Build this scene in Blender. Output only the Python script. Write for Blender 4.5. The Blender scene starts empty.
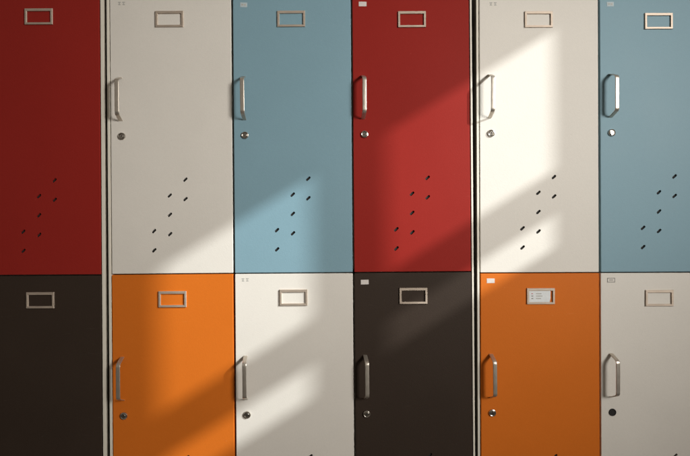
import bpy, bmesh, math, random
from mathutils import Vector, Matrix
random.seed(7)
S = bpy.context.scene
C = S.collection
K = 0.0024            # metres per unit of the layout grid
Z0 = 0.95             # camera height
ROLL = 0.0063

def XZ(u, v): return ((u-345)*K, Z0+(228-v)*K)
def U(x, y): return (x-ROLL*(y-228), y+ROLL*(x-345))

# ------------------------------------------------------------------ materials
def newmat(name):
    m = bpy.data.materials.new(name); m.use_nodes = True
    nt = m.node_tree; b = nt.nodes['Principled BSDF']
    return m, nt, b
def N(nt, t, **kw):
    n = nt.nodes.new(t)
    for k, v in kw.items():
        if k in n.inputs: n.inputs[k].default_value = v
        else: setattr(n, k, v)
    return n

def paint(name, col, rough=0.5, spec=0.5, var=0.07, scuff=(0.5,0.47,0.42), scuff_amt=0.25, coat=0.0):
    m, nt, b = newmat(name); L = nt.links.new
    tc = N(nt, 'ShaderNodeTexCoord'); oi = N(nt, 'ShaderNodeObjectInfo')
    off = N(nt, 'ShaderNodeVectorMath', operation='SCALE'); comb = N(nt, 'ShaderNodeCombineXYZ')
    for k in 'XYZ': L(oi.outputs['Random'], comb.inputs[k])
    L(comb.outputs[0], off.inputs[0]); off.inputs['Scale'].default_value = 37.0
    add = N(nt, 'ShaderNodeVectorMath', operation='ADD')
    L(tc.outputs['Object'], add.inputs[0]); L(off.outputs[0], add.inputs[1])
    P = add.outputs[0]
    # broad tonal unevenness of old paint
    n1 = N(nt, 'ShaderNodeTexNoise', Scale=5.0, Detail=5.0, Roughness=0.6); L(P, n1.inputs['Vector'])
    n2 = N(nt, 'ShaderNodeTexNoise', Scale=180.0, Detail=4.0, Roughness=0.7); L(P, n2.inputs['Vector'])
    mx = N(nt, 'ShaderNodeMath', operation='MULTIPLY_ADD'); L(n1.outputs['Fac'], mx.inputs[0]); mx.inputs[1].default_value = 0.7
    m2 = N(nt, 'ShaderNodeMath', operation='MULTIPLY'); L(n2.outputs['Fac'], m2.inputs[0]); m2.inputs[1].default_value = 0.45
    L(m2.outputs[0], mx.inputs[2])
    cr = N(nt, 'ShaderNodeValToRGB')
    cr.color_ramp.elements[0].position = 0.3; cr.color_ramp.elements[1].position = 0.85
    lo = [c*(1-var) for c in col]; hi = [min(1, c*(1+var)) for c in col]
    cr.color_ramp.elements[0].color = (*lo, 1); cr.color_ramp.elements[1].color = (*hi, 1)
    L(mx.outputs[0], cr.inputs['Fac'])
    # sparse rubbed marks
    mp = N(nt, 'ShaderNodeMapping'); mp.inputs['Scale'].default_value = (9, 9, 70); mp.inputs['Rotation'].default_value = (0, 0.7, 0)
    L(P, mp.inputs['Vector'])
    n3 = N(nt, 'ShaderNodeTexNoise', Scale=1.6, Detail=6.0, Roughness=0.75); L(mp.outputs[0], n3.inputs['Vector'])
    c3 = N(nt, 'ShaderNodeValToRGB'); c3.color_ramp.elements[0].position = 0.655; c3.color_ramp.elements[1].position = 0.74
    L(n3.outputs['Fac'], c3.inputs['Fac'])
    # tiny specks of dust and dings
    vo = N(nt, 'ShaderNodeTexVoronoi', Scale=26.0); L(P, vo.inputs['Vector'])
    c4 = N(nt, 'ShaderNodeValToRGB'); c4.color_ramp.elements[0].position = 0.022; c4.color_ramp.elements[1].position = 0.038
    c4.color_ramp.elements[0].color = (1,1,1,1); c4.color_ramp.elements[1].color = (0,0,0,1)
    L(vo.outputs['Distance'], c4.inputs['Fac'])
    mxx = N(nt, 'ShaderNodeMath', operation='MAXIMUM'); L(c3.outputs['Color'], mxx.inputs[0]); L(c4.outputs['Color'], mxx.inputs[1])
    ma = N(nt, 'ShaderNodeMath', operation='MULTIPLY'); L(mxx.outputs[0], ma.inputs[0]); ma.inputs[1].default_value = scuff_amt
    mix = N(nt, 'ShaderNodeMix', data_type='RGBA'); L(ma.outputs[0], mix.inputs[0])
    L(cr.outputs['Color'], mix.inputs[6]); mix.inputs[7].default_value = (*scuff, 1)
    L(mix.outputs[2], b.inputs['Base Color'])
    # roughness variation
    mr = N(nt, 'ShaderNodeMapRange'); L(n1.outputs['Fac'], mr.inputs['Value'])
    mr.inputs['From Min'].default_value = 0.3; mr.inputs['From Max'].default_value = 0.7
    mr.inputs['To Min'].default_value = rough-0.03; mr.inputs['To Max'].default_value = rough+0.03
    L(mr.outputs[0], b.inputs['Roughness'])
    b.inputs['Specular IOR Level'].default_value = spec
    b.inputs['Coat Weight'].default_value = coat; b.inputs['Coat Roughness'].default_value = 0.45
    # sheet steel waviness + orange peel
    n5 = N(nt, 'ShaderNodeTexNoise', Scale=7.0, Detail=1.0); L(P, n5.inputs['Vector'])
    b1 = N(nt, 'ShaderNodeBump', Strength=0.05, Distance=0.004); L(n5.outputs['Fac'], b1.inputs['Height'])
    n6 = N(nt, 'ShaderNodeTexNoise', Scale=420.0, Detail=2.0); L(P, n6.inputs['Vector'])
    b2 = N(nt, 'ShaderNodeBump', Strength=0.30, Distance=0.0006); L(n6.outputs['Fac'], b2.inputs['Height'])
    L(b1.outputs[0], b2.inputs['Normal']); L(b2.outputs[0], b.inputs['Normal'])
    return m

def metal(name, col, rough=0.35, metallic=1.0, stretch=(60,60,4)):
    m, nt, b = newmat(name); L = nt.links.new
    tc = N(nt, 'ShaderNodeTexCoord'); mp = N(nt, 'ShaderNodeMapping'); mp.inputs['Scale'].default_value = stretch
    L(tc.outputs['Object'], mp.inputs['Vector'])
    n = N(nt, 'ShaderNodeTexNoise', Scale=14.0, Detail=5.0, Roughness=0.7); L(mp.outputs[0], n.inputs['Vector'])
    cr = N(nt, 'ShaderNodeValToRGB'); cr.color_ramp.elements[0].position = 0.3; cr.color_ramp.elements[1].position = 0.7
    cr.color_ramp.elements[0].color = (*[c*0.72 for c in col], 1); cr.color_ramp.elements[1].color = (*col, 1)
    L(n.outputs['Fac'], cr.inputs['Fac']); L(cr.outputs['Color'], b.inputs['Base Color'])
    mr = N(nt, 'ShaderNodeMapRange'); L(n.outputs['Fac'], mr.inputs['Value'])
    mr.inputs['To Min'].default_value = rough-0.08; mr.inputs['To Max'].default_value = rough+0.12
    L(mr.outputs[0], b.inputs['Roughness']); b.inputs['Metallic'].default_value = metallic
    bp = N(nt, 'ShaderNodeBump', Strength=0.15, Distance=0.0004); L(n.outputs['Fac'], bp.inputs['Height']); L(bp.outputs[0], b.inputs['Normal'])
    return m

M = {
 'white':  paint('cream_white_paint', (0.69,0.655,0.60), 0.52, 0.2, 0.05, (0.42,0.38,0.32), 0.22),
 'blue':   paint('blue_paint', (0.195,0.325,0.390), 0.58, 0.4, 0.05, (0.5,0.55,0.55), 0.14),
 'red':    paint('red_paint', (0.265,0.019,0.014), 0.5, 0.1, 0.06, (0.5,0.12,0.09), 0.14),
 'orange': paint('orange_paint', (0.61,0.150,0.015), 0.5, 0.15, 0.05, (0.75,0.4,0.2), 0.12),
 'brown':  paint('dark_brown_paint', (0.034,0.0225,0.016), 0.6, 0.2, 0.10, (0.12,0.10,0.08), 0.16),
 'body':   paint('cream_frame_paint', (0.70,0.66,0.57), 0.45, 0.5, 0.04, (0.3,0.26,0.2), 0.25),
 'steel':  metal('handle_steel', (0.64,0.58,0.50), 0.34, 0.8),
 'alu':    metal('card_holder_metal', (0.60,0.50,0.41), 0.52, 0.6, stretch=(4,60,60)),
 'chrome': metal('lock_chrome', (0.72,0.68,0.62), 0.22, stretch=(20,20,20)),
}
def plain(name, col, rough=0.6, nscale=300, amt=0.15):
    m, nt, b = newmat(name); L = nt.links.new
    tc = N(nt, 'ShaderNodeTexCoord'); n = N(nt, 'ShaderNodeTexNoise', Scale=float(nscale), Detail=4.0); L(tc.outputs['Object'], n.inputs['Vector'])
    cr = N(nt, 'ShaderNodeValToRGB'); cr.color_ramp.elements[0].position = 0.3; cr.color_ramp.elements[1].position = 0.7
    cr.color_ramp.elements[0].color = (*[c*(1-amt) for c in col], 1); cr.color_ramp.elements[1].color = (*[min(1,c*(1+amt)) for c in col], 1)
    L(n.outputs['Fac'], cr.inputs['Fac']); L(cr.outputs['Color'], b.inputs['Base Color']); b.inputs['Roughness'].default_value = rough
    return m
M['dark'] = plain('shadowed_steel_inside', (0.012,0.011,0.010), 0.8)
M['paper'] = plain('white_paper', (0.72,0.74,0.75), 0.8, 200, 0.04)
M['tape'] = plain('sticker_paper', (0.62,0.57,0.54), 0.7, 200, 0.06)
M['tapeblue'] = plain('faded_sticker_paper', (0.42,0.50,0.53), 0.7, 200, 0.1)
M['ink'] = plain('faded_print', (0.22,0.21,0.20), 0.7)
M['inkpale'] = plain('very_faded_print', (0.42,0.41,0.38), 0.7)
M['inkred'] = plain('red_print', (0.5,0.16,0.18), 0.7)
M['gapshade'] = plain('gap_shade_on_carcass_sides', (0.20,0.175,0.14), 0.7, 40, 0.2)  # brown tone puts the shade of the gaps between cabinets into the colour
M['wall'] = plain('wall_plaster', (0.55,0.52,0.47), 0.9, 30, 0.04)
M['floor'] = plain('floor_lino', (0.13,0.11,0.09), 0.6, 12, 0.12)

# ------------------------------------------------------------------ mesh helpers
def link(name, me, parent=None, loc=(0,0,0)):
    o = bpy.data.objects.new(name, me); C.objects.link(o)
    o.parent = parent; o.location = loc
    return o
def finish(bm, name, mats, smooth=False):
    bmesh.ops.recalc_face_normals(bm, faces=bm.faces)
    me = bpy.data.meshes.new(name); bm.to_mesh(me); bm.free()
    for m in (mats if isinstance(mats, (list, tuple)) else [mats]): me.materials.append(m)
    if smooth:
        for p in me.polygons: p.use_smooth = True
    return me
def box(bm, x0, x1, y0, y1, z0, z1, mi=0, bev=0):
    r = bmesh.ops.create_cube(bm, size=1)
    bmesh.ops.scale(bm, vec=(x1-x0, y1-y0, z1-z0), verts=r['verts'])
    bmesh.ops.translate(bm, vec=((x0+x1)/2, (y0+y1)/2, (z0+z1)/2), verts=r['verts'])
    fs = {f for v in r['verts'] for f in v.link_faces}
    for f in fs: f.material_index = mi
    if bev:
        es = list({e for v in r['verts'] for e in v.link_edges})
        q = bmesh.ops.bevel(bm, geom=es, offset=bev, segments=2, profile=0.5, affect='EDGES')
        for f in q['faces']: f.material_index = mi

def cyl(bm, cx, cz, y0, y1, r0, r1=None, seg=40, mi=0):
    r1 = r0 if r1 is None else r1
    a = [bm.verts.new((cx+r0*math.cos(2*math.pi*i/seg), y0, cz+r0*math.sin(2*math.pi*i/seg))) for i in range(seg)]
    b = [bm.verts.new((cx+r1*math.cos(2*math.pi*i/seg), y1, cz+r1*math.sin(2*math.pi*i/seg))) for i in range(seg)]
    fs = [bm.faces.new((a[i], a[(i+1)%seg], b[(i+1)%seg], b[i])) for i in range(seg)]
    fs += [bm.faces.new(a), bm.faces.new(list(reversed(b)))]
    for f in fs: f.material_index = mi

def lathe(bm, prof, seg=40, mi=0):          # profile of (radius, y)
    rings = [[bm.verts.new((r*math.cos(2*math.pi*i/seg), y, r*math.sin(2*math.pi*i/seg))) for i in range(seg)] for r, y in prof]
    for a, b in zip(rings, rings[1:]):
        for i in range(seg):
            f = bm.faces.new((a[i], a[(i+1)%seg], b[(i+1)%seg], b[i])); f.material_index = mi
    f = bm.faces.new(rings[-1]); f.material_index = mi
    f = bm.faces.new(rings[0]); f.material_index = mi

# handle: bent flat steel strip, in the door's (y outwards negative, z) plane
H = 11.2*K
def handle_mesh(tilt=0.0, w=3.9*K, t=0.85*K):
    raw = [(21.3, 0.6), (20.9, -1.2), (16.6, -11.2), (-16.6, -11.2), (-20.9, -1.2), (-21.3, 0.6)]
    rad = [0, 0.8, 2.6, 2.6, 0.8, 0]
    pts = []
    for i, (z, y) in enumerate(raw):
        if rad[i] == 0: pts.append(Vector((y, z))); continue
        p = Vector((y, z)); a = Vector((raw[i-1][1], raw[i-1][0])) - p; b = Vector((raw[i+1][1], raw[i+1][0])) - p
        a.normalize(); b.normalize(); q = p + a*rad[i]; s = p + b*rad[i]
        for k in range(7):
            f = k/6; pts.append(q*(1-f)**2 + p*2*f*(1-f) + s*f*f)
    bm = bmesh.new(); rings = []
    for i, p in enumerate(pts):
        d = (pts[min(i+1, len(pts)-1)] - pts[max(i-1, 0)]).normalized(); n = Vector((-d.y, d.x))   # (y,z) normal
        ring = []
        # section: slightly domed strip
        sec = [(-.5,0.05),(-.5,.62),(-.44,.74),(-.36,.80),(.36,.80),(.44,.74),(.5,.62),(.5,0.05),(.46,-.04),(-.46,-.04)]
        for sx, sn in sec:
            o = p*K + n*(-sn*t*1.2)
            ring.append(bm.verts.new((sx*w, o.x, o.y)))
        rings.append(ring)
    for a, b in zip(rings, rings[1:]):
        for j in range(len(a)):
            bm.faces.new((a[j], a[(j+1)%len(a)], b[(j+1)%len(a)], b[j]))
    bm.faces.new(rings[0]); bm.faces.new(rings[-1])
    bmesh.ops.rotate(bm, cent=(0,0,0), matrix=Matrix.Rotation(tilt, 3, 'Z'), verts=bm.verts)
    me = finish(bm, 'handle', M['steel'], True)
    try: me.set_sharp_from_angle(angle=math.radians(32))
    except Exception: pass
    return me
HANDLE = handle_mesh(0.10)

def lock_mesh(dark=False):
    bm = bmesh.new(); R = 3.7*K
    if dark:      # barrel missing: an empty dark socket in a dark collar
        lathe(bm, [(R*1.0, 0.0005), (R*1.0, -0.0012), (R*0.86, -0.002), (R*0.74, -0.0016), (R*0.70, -0.0008)], mi=1)
        return finish(bm, 'lock', [M['chrome'], M['dark']])
    lathe(bm, [(R, 0.0005), (R, -0.0016), (R*.93, -0.0030), (R*.76, -0.0036), (R*.66, -0.0032), (R*.62, -0.0014), (R*.60,-0.0012)], mi=0)
    lathe(bm, [(R*.52, -0.0012), (R*.52, -0.0030), (R*.46, -0.0036)], mi=0)
    a = 0.5
    r = bmesh.ops.create_cube(bm, size=1)
    bmesh.ops.scale(bm, vec=(R*.16, 0.0006, R*.62), verts=r['verts'])
    bmesh.ops.rotate(bm, cent=(0,0,0), matrix=Matrix.Rotation(a, 3, 'Y'), verts=r['verts'])
    bmesh.ops.translate(bm, vec=(0, -0.0037, 0), verts=r['verts'])
    for v in r['verts']:
        for f in v.link_faces: f.material_index = 1
    return finish(bm, 'lock', [M['chrome'], M['dark']])
LOCK, LOCK_DARK = lock_mesh(), lock_mesh(True)

def holder_mesh():
    # pressed metal frame: outer 28 x 16, borders 2.6, top lip 3.1
    bm = bmesh.new(); w, h = 13.9*K, 8.0*K; b = 2.1*K; t = 2.6*K; y = -0.0032
    def ringv(x0, x1, z0, z1, yy): return [bm.verts.new(p) for p in ((x0,yy,z0),(x1,yy,z0),(x1,yy,z1),(x0,yy,z1))]
    e = 0.0005
    R = [ringv(-w, w, -h, h, 0.0002), ringv(-w, w, -h, h, y+e), ringv(-w+e, w-e, -h+e, h-e, y),
         ringv(-w+b-e, w-b+e, -h+b-e, h-t+e, y), ringv(-w+b, w-b, -h+b, h-t, y+e), ringv(-w+b, w-b, -h+b, h-t, 0.0002)]
    for a, c in zip(R, R[1:]):
        for i in range(4): bm.faces.new((a[i], a[(i+1)%4], c[(i+1)%4], c[i]))
    return finish(bm, 'card_holder', M['alu'])
HOLDER = holder_mesh()

def stadium(bm, cx, cz, y0, y1, L=5.6*K, W=2.3*K, ang=math.radians(43), seg=8):
    pts = []
    for k in range(seg+1):
        a = -math.pi/2 + math.pi*k/seg; pts.append(((L-W)/2+W/2*math.cos(a), W/2*math.sin(a)))
    for k in range(seg+1):
        a = math.pi/2 + math.pi*k/seg; pts.append((-(L-W)/2+W/2*math.cos(a), W/2*math.sin(a)))
    ca, sa = math.cos(ang), math.sin(ang)
    pts = [(cx+x*ca-z*sa, cz+x*sa+z*ca) for x, z in pts]
    a = [bm.verts.new((x, y0, z)) for x, z in pts]; b = [bm.verts.new((x, y1, z)) for x, z in pts]
    n = len(pts)
    for i in range(n): bm.faces.new((a[i], a[(i+1)%n], b[(i+1)%n], b[i]))
    bm.faces.new(a); bm.faces.new(list(reversed(b)))
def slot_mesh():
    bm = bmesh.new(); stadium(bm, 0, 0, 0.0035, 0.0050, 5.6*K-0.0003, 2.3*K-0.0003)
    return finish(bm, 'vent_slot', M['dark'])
SLOT = slot_mesh()
SLOTS = [(74,184.5),(58.3,200.3),(74,204),(58.3,219.5),(42.3,235.8),(58.3,239),(42.3,255)]   # from the door's left and top edge

DT = 0.018
def door_mesh(w, h, key, up):
    bm = bmesh.new(); box(bm, 0, w, 0, DT, -h, 0, 0, 0.0011)
    me = finish(bm, 'door', M[key])
    o = bpy.data.objects.new('tmp', me); C.objects.link(o)
    bc = bmesh.new()
    for x, y in SLOTS: stadium(bc, x*K, -(y-up)*K, -0.01, 0.0042)
    c = bpy.data.objects.new('cut', finish(bc, 'cut', M['dark'])); C.objects.link(c)
    md = o.modifiers.new('b', 'BOOLEAN'); md.object = c; md.operation = 'DIFFERENCE'; md.solver = 'EXACT'
    dg = bpy.context.evaluated_depsgraph_get(); dg.update()
    res = bpy.data.meshes.new_from_object(o.evaluated_get(dg)); res.name = 'door'
    while len(res.materials) > 1: res.materials.pop(index=len(res.materials)-1)
    for p in res.polygons: p.material_index = 0
    bpy.data.objects.remove(o); bpy.data.objects.remove(c)
    return res

def marks_mesh(kind):
    bm = bmesh.new(); w, h = 3.9*K, 2.3*K
    if kind == 'white': box(bm, -w, w, -0.0004, 0.0001, -h, h, 0); return finish(bm, 'sticker', [M['tape'], M['ink']])
    if kind == 'blue':
        box(bm, -w*.9, w*.9, -0.0003, 0.0001, -h, h, 0)
        box(bm, -w*.6, -w*.1, -0.00045, -0.0002, -h*.35, h*.35, 1); box(bm, w*.1, w*.6, -0.00045, -0.0002, -h*.35, h*.35, 1)
        return finish(bm, 'sticker', [M['tapeblue'], M['inkpale']])
    if kind == 'faint':        # print worn to two blurred figures
        for s in (-1, 1):
            x = s*w*.55
            box(bm, x-w*.36, x+w*.36, -0.0002, 0.0001, h*.25, h*.7, 1); box(bm, x-w*.30, x+w*.33, -0.0002, 0.0001, -h*.7, -h*.3, 1)
            box(bm, x-w*.1, x+w*.12, -0.0002, 0.0001, -h*.3, h*.25, 1)
        return finish(bm, 'sticker', [M['tape'], M['inkpale']])
    if kind == 'outlined':
        box(bm, -w, w, -0.0003, 0.0001, -h, h, 0)
        for z in (-h, h*.72): box(bm, -w, w, -0.00045, -0.0002, z, z+h*.28, 1)
        for x in (-w, w*.86): box(bm, x, x+w*.14, -0.00045, -0.0002, -h*.72, h*.72, 1)
        box(bm, -w*.5, w*.5, -0.00045, -0.0002, -h*.1, h*.2, 1)
        return finish(bm, 'sticker', [M['white'], M['ink']])
MARK = {k: marks_mesh(k) for k in ('white', 'blue', 'faint', 'outlined')}

def card_mesh():
    bm = bmesh.new(); w, h = 11.3*K, 5.6*K
    # paper slip, lower right corner torn and curling forward
    nx, nz = 16, 8
    def lay(dy): return [[bm.verts.new((-w+2*w*i/nx*(0.94 if j > 3 else 0.94-0.018*(3-j)), dy-0.0010-0.0012*max(0, (i/nx-.72))*max(0, 1-j/4)*6, -h+2*h*j/nz)) for i in range(nx+1)] for j in range(nz+1)]
    g, q = lay(-0.0002), lay(0)
    for j in range(nz):
        for i in range(nx):
            bm.faces.new((g[j][i], g[j][i+1], g[j+1][i+1], g[j+1][i])); bm.faces.new((q[j][i], q[j+1][i], q[j+1][i+1], q[j][i+1]))
    rim = [(0, i) for i in range(nx)]+[(j, nx) for j in range(nz)]+[(nz, i) for i in range(nx, 0, -1)]+[(j, 0) for j in range(nz, 0, -1)]
    for a, b in zip(rim, rim[1:]+rim[:1]): bm.faces.new((g[a[0]][a[1]], q[a[0]][a[1]], q[b[0]][b[1]], g[b[0]][b[1]]))
    for k, (z, L, mi) in enumerate(((3.0,1.6,2), (0.6,1.9,1), (-1.9,1.9,1), (3.0,5.5,3), (0.6,6.5,3), (-1.9,5.0,3))):
        x = -9.2 if k < 3 else -4.6
        box(bm, x*K, (x+L)*K, -0.00135, -0.00115, (z-.55)*K, (z+.35)*K, mi)
    return finish(bm, 'name_card', [M['paper'], M['ink'], M['inkred'], M['inkpale']])
CARD = card_mesh()

# ------------------------------------------------------------------ cabinets
TOPV, SEAM, BOTV = -6.0, 273.0, 552.0
DEPTH = 0.42
def cabinet(label, x0, x1, sl, sr, cols, seam, rot, dx=0.0):
    """x0..x1 outer faces, sl/sr inner faces of side panels (grid units); cols: per column (left, right, [upper spec, lower spec])"""
    cx = (x0+x1)/2; bx, bz = XZ(cx, 0); bx -= 0
    root = bpy.data.objects.new('locker_cabinet', None); C.objects.link(root)
    root.location = (bx+dx, 0, 0); root.rotation_euler = (0, rot, 0)
    root['label'] = label; root['category'] = 'locker cabinet'; root['group'] = 'locker cabinets standing side by side'
    def lx(u): return XZ(u, 0)[0]-bx
    def lz(v): return XZ(0, v)[1]
    top, bot = lz(TOPV-5), 0.075
    bm = bmesh.new()
    box(bm, lx(x0), lx(sl), 0.0008, DEPTH, bot, top, 0, 0.0006)
    box(bm, lx(sr), lx(x1), 0.0008, DEPTH, bot, top, 0, 0.0006)
    box(bm, lx(sl), lx(sr), 0.0014, DEPTH-0.003, top-0.010, top-0.0005, 0)      # top rail and lid
    box(bm, lx(sl), lx(sr), DEPTH-0.004, DEPTH-0.001, bot+0.02, top-0.0105, 0)   # back
    box(bm, lx(sl), lx(sr), 0.0014, DEPTH-0.005, bot+0.001, bot+0.012, 0)         # bottom
    box(bm, lx(sl)+0.0002, lx(sr)-0.0002, 0.022, DEPTH-0.006, lz(seam)-0.008, lz(seam)+0.008, 0)   # shelf between the tiers
    for c in cols[:-1]:
        box(bm, lx(c[1])-0.006, lx(c[1])+0.009, 0.022, DEPTH-0.008, bot+0.014, top-0.012, 0)
    bm.faces.ensure_lookup_table(); bmesh.ops.recalc_face_normals(bm, faces=bm.faces)
    for f in bm.faces:      # outer carcass sides coloured dark, as painted shade for the cabinet gaps
        if abs(f.normal.x) > 0.9 and f.calc_area() > 0.05 and min(abs(f.calc_center_median().x-lx(x0)), abs(f.calc_center_median().x-lx(x1))) < 0.0004: f.material_index = 1
    link('body', finish(bm, 'body', [M['body'], M['gapshade']]), root)
    bm = bmesh.new(); box(bm, lx(x0)+0.004, lx(x1)-0.004, 0.02, DEPTH-0.01, 0.0, bot-0.0005, 0, 0.001)
    link('plinth', finish(bm, 'plinth', M['dark']), root)
    for (l, r, specs) in cols:
        l += 0.12; r -= 0.12
        for tier, sp in enumerate(specs):
            t = TOPV if tier == 0 else seam+0.55
            b = seam-0.55 if tier == 0 else BOTV
            nm = {'white':'cream white','blue':'slate blue','red':'deep red','orange':'burnt orange','brown':'blackish brown'}[sp['c']]
            d = link('door', door_mesh((r-l)*K, (b-t)*K, sp['c'], 1.5*tier), root, (lx(l), sp.get('y', 0), lz(t)))
            d.rotation_euler = (0, random.uniform(-.0007, .0007), 0)
            d['label'] = f"{nm} {'upper' if tier == 0 else 'lower'} door"
            def D(u, v): return ((u-l)*K, (t-v)*K)          # grid position to door coordinates
            ty = 0 if tier == 0 else 279.55
            # handle, lock
            hx, hz = D(l+sp.get('hx', 10), TOPV+ty+103.5+sp.get('hy', 0)); ho = link('handle', HANDLE, d, (hx+random.uniform(-.0004,.0004), 0, hz)); ho.rotation_euler = (0, random.uniform(-.008,.008), random.uniform(-.12,.05))
            kx, kz = D(l+11.2+sp.get('kx', 0), TOPV+ty+140.6+sp.get('ky', 0))
            ko = link('lock', LOCK_DARK if sp.get('dark') else LOCK, d, (kx, 0, kz)); ko.rotation_euler = (0, sp.get('kr', 0), 0)
            if sp.get('dark'): ko['label'] = 'black lock with its barrel missing'
            px, pz = D(*U(*sp['h'])) if 'h' in sp else D(l+59.5, TOPV+ty+25)
            link('card_holder', HOLDER, d, (px, 0, pz))
            if sp.get('card'):
                co = link('name_card', CARD, d, (px-0.2*K, 0, pz-0.4*K)); co['label'] = 'white paper card with small faded print'
            if 's' in sp:
                sx, sz = D(*U(*sp['s'][1:])); so = link('sticker', MARK[sp['s'][0]], d, (sx, 0, sz))
                so.rotation_euler = (0, sp.get('sr', 0), 0)
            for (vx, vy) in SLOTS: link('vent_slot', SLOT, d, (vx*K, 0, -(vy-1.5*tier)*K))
    return root

cabinet('steel locker cabinet at the left whose red door over a blackish door borders white posts',
    -265.5, 105.2, -262.8, 101.5,
    [(-261.5,-142,[dict(c='white'), dict(c='orange')]), (-140.4,-21.2,[dict(c='blue'), dict(c='white')]),
     (-19.6,100.6,[dict(c='red', h=(38.9,16.6), y=0.0008, s=('white',-10,4)), dict(c='brown', h=(40.6,300.2), y=0.0004, s=('white',-10,282))])], 273.4, 0.0)
cabinet('middle steel locker cabinet, with cream, blue and red doors above orange, cream and blackish ones',
    108.2, 473.7, 110.8, 471.8,
    [(111.5,232.9,[dict(c='white', h=(170,19), s=('faint',122,3), y=0.0005), dict(c='orange', h=(172.8,299), kr=1.2)]),
     (234.7,352.7,[dict(c='blue', hx=10.8, h=(291.8,19), s=('blue',244.3,4.7), sr=0.03), dict(c='white', h=(293.7,297.5), s=('faint',245.3,279.8), y=0.0004, kr=-.7)]),
     (354.1,470.9,[dict(c='red', h=(412.4,19.6), s=('white',363.2,4), sr=0.02, kr=.5, y=0.0004), dict(c='brown', h=(413.4,296), s=('white',364.9,282.2), sr=-.02, kr=.9)])], 272.8, -0.0015, 0.0009)
cabinet('steel locker cabinet at the right, its orange lower door holding a white paper card',
    476.8, 841.5, 479.0, 839.2,
    [(479.9,598.7,[dict(c='white', h=(537.6,19.8), s=('faint',492.2,4.2), y=0.0004, kr=-.3), dict(c='orange', h=(540.4,296.4), s=('white',490.5,281.2), card=True, kr=.4)]),
     (600.2,718.7,[dict(c='blue', h=(657.4,21.3), s=('blue',609.4,4.2), kr=1.4), dict(c='white', h=(659,298), s=('outlined',611,280.3), dark=True, y=0.0005)]),
     (720.2,838.2,[dict(c='red'), dict(c='brown')])], 274.4, 0.0025, -0.0016)

# ------------------------------------------------------------------ floor and the side wall whose window lets the sun in
def struct(name, me, parent=None):
    o = link(name, me, parent)
    if not parent: o['kind'] = 'structure'
    return o
bm = bmesh.new(); box(bm, -6, 6, -6, 3, -0.05, -0.0005); struct('floor', finish(bm, 'floor', M['floor']))

SX, SZ = 1.77, 0.605                   # sun travels (-SX, +1, -SX*SZ)
XW = 2.2
def onwall(u, v):
    X, Z = XZ(u, v); return (-(XW-X)/SX, Z+SZ*(XW-X))
yr = onwall(543.8, 100)[0]; ym1 = onwall(381, 100)[0]; ym2 = onwall(313.5, 100)[0]; yl = onwall(169.5, 100)[0]
z1 = onwall(540, 44.2)[1]; z2 = onwall(540, 178.4)[1]; z3 = onwall(540, 219.3)[1]; z4 = onwall(540, 252.3)[1]
ys = [yl-0.25, yl, ym2, ym1, yr, yr+0.25]; zs = [z4-0.25, z4, z3, z2, z1, z1+0.25]
# daylight window opening nearer the viewer
wy0, wy1, wz0, wz1 = -2.5, -1.85, Z0+0.3, Z0+1.2
t = 0.12
oy0, oy1, oz0, oz1 = yl-0.15, yr+0.15, z4-0.15, z1+0.15
bm = bmesh.new()
X0, X1 = XW+0.012, XW+0.012+t
zt = 3.4
box(bm, X0, X1, oy1, 1.2, 0, zt); box(bm, X0, X1, oy0, oy1, 0, oz0); box(bm, X0, X1, oy0, oy1, oz1, zt)
box(bm, X0, X1, wy1, oy0, 0, zt); box(bm, X0, X1, wy0, wy1, 0, wz0); box(bm, X0, X1, wy0, wy1, wz1, zt)
box(bm, X0, X1, -5.5, wy0, 0, zt)
wall = struct('wall', finish(bm, 'wall', M['wall']))
bm = bmesh.new()
for j in range(5):
    for i in range(5):
        if i in (1, 3) and j in (1, 3): continue
        box(bm, XW, XW+0.0115, ys[i], ys[i+1], zs[j], zs[j+1])
struct('window_frame', finish(bm, 'window_frame', M['wall']), wall)

# ------------------------------------------------------------------ light
SUN = 1.0
dirv = Vector((-SX, 1, -SX*SZ)).normalized()
target = Vector((XW, (yl+yr)/2, (z1+z4)/2))
sp = bpy.data.lights.new('sunbeam_lamp', 'SPOT'); spo = bpy.data.objects.new('sunbeam_lamp', sp); C.objects.link(spo)
spo.location = target-dirv*40; spo.rotation_euler = dirv.to_track_quat('-Z', 'Y').to_euler()
sp.energy = 97000*SUN; sp.color = (0.97, 1.0, 0.985); sp.spot_size = 2*math.atan(1.0/40); sp.spot_blend = 0; sp.shadow_soft_size = 0.27
ar = bpy.data.lights.new('window_daylight_lamp', 'AREA'); aro = bpy.data.objects.new('window_daylight_lamp', ar); C.objects.link(aro)
ar.shape = 'RECTANGLE'; ar.size = wy1-wy0-0.02; ar.size_y = wz1-wz0-0.02
aro.location = (XW-0.12, (wy0+wy1)/2, (wz0+wz1)/2)
aro.rotation_euler = (Vector((-0.22, 0, Z0+0.16))-aro.location).to_track_quat('-Z', 'Y').to_euler()
ar.energy = 11.8; ar.color = (1.0, 0.965, 0.905); ar.spread = math.radians(64)
W = bpy.data.worlds.new('World'); S.world = W; W.use_nodes = True
bg = W.node_tree.nodes['Background']; bg.inputs['Color'].default_value = (1.0, 0.87, 0.73, 1); bg.inputs['Strength'].default_value = 0.18

# ------------------------------------------------------------------ camera
cam = bpy.data.cameras.new('camera'); co = bpy.data.objects.new('camera', cam); C.objects.link(co)
DIST = 510*K
co.location = (0, -DIST, Z0); co.rotation_euler = (math.pi/2, ROLL, 0)
cam.sensor_width = 36; cam.lens = 36*510/690; cam.clip_start = 0.02; cam.clip_end = 200
S.camera = co
S.view_settings.view_transform = 'Standard'; S.view_settings.look = 'None'; S.view_settings.exposure = 0.07; S.view_settings.gamma = 1
S.render.engine = 'CYCLES'
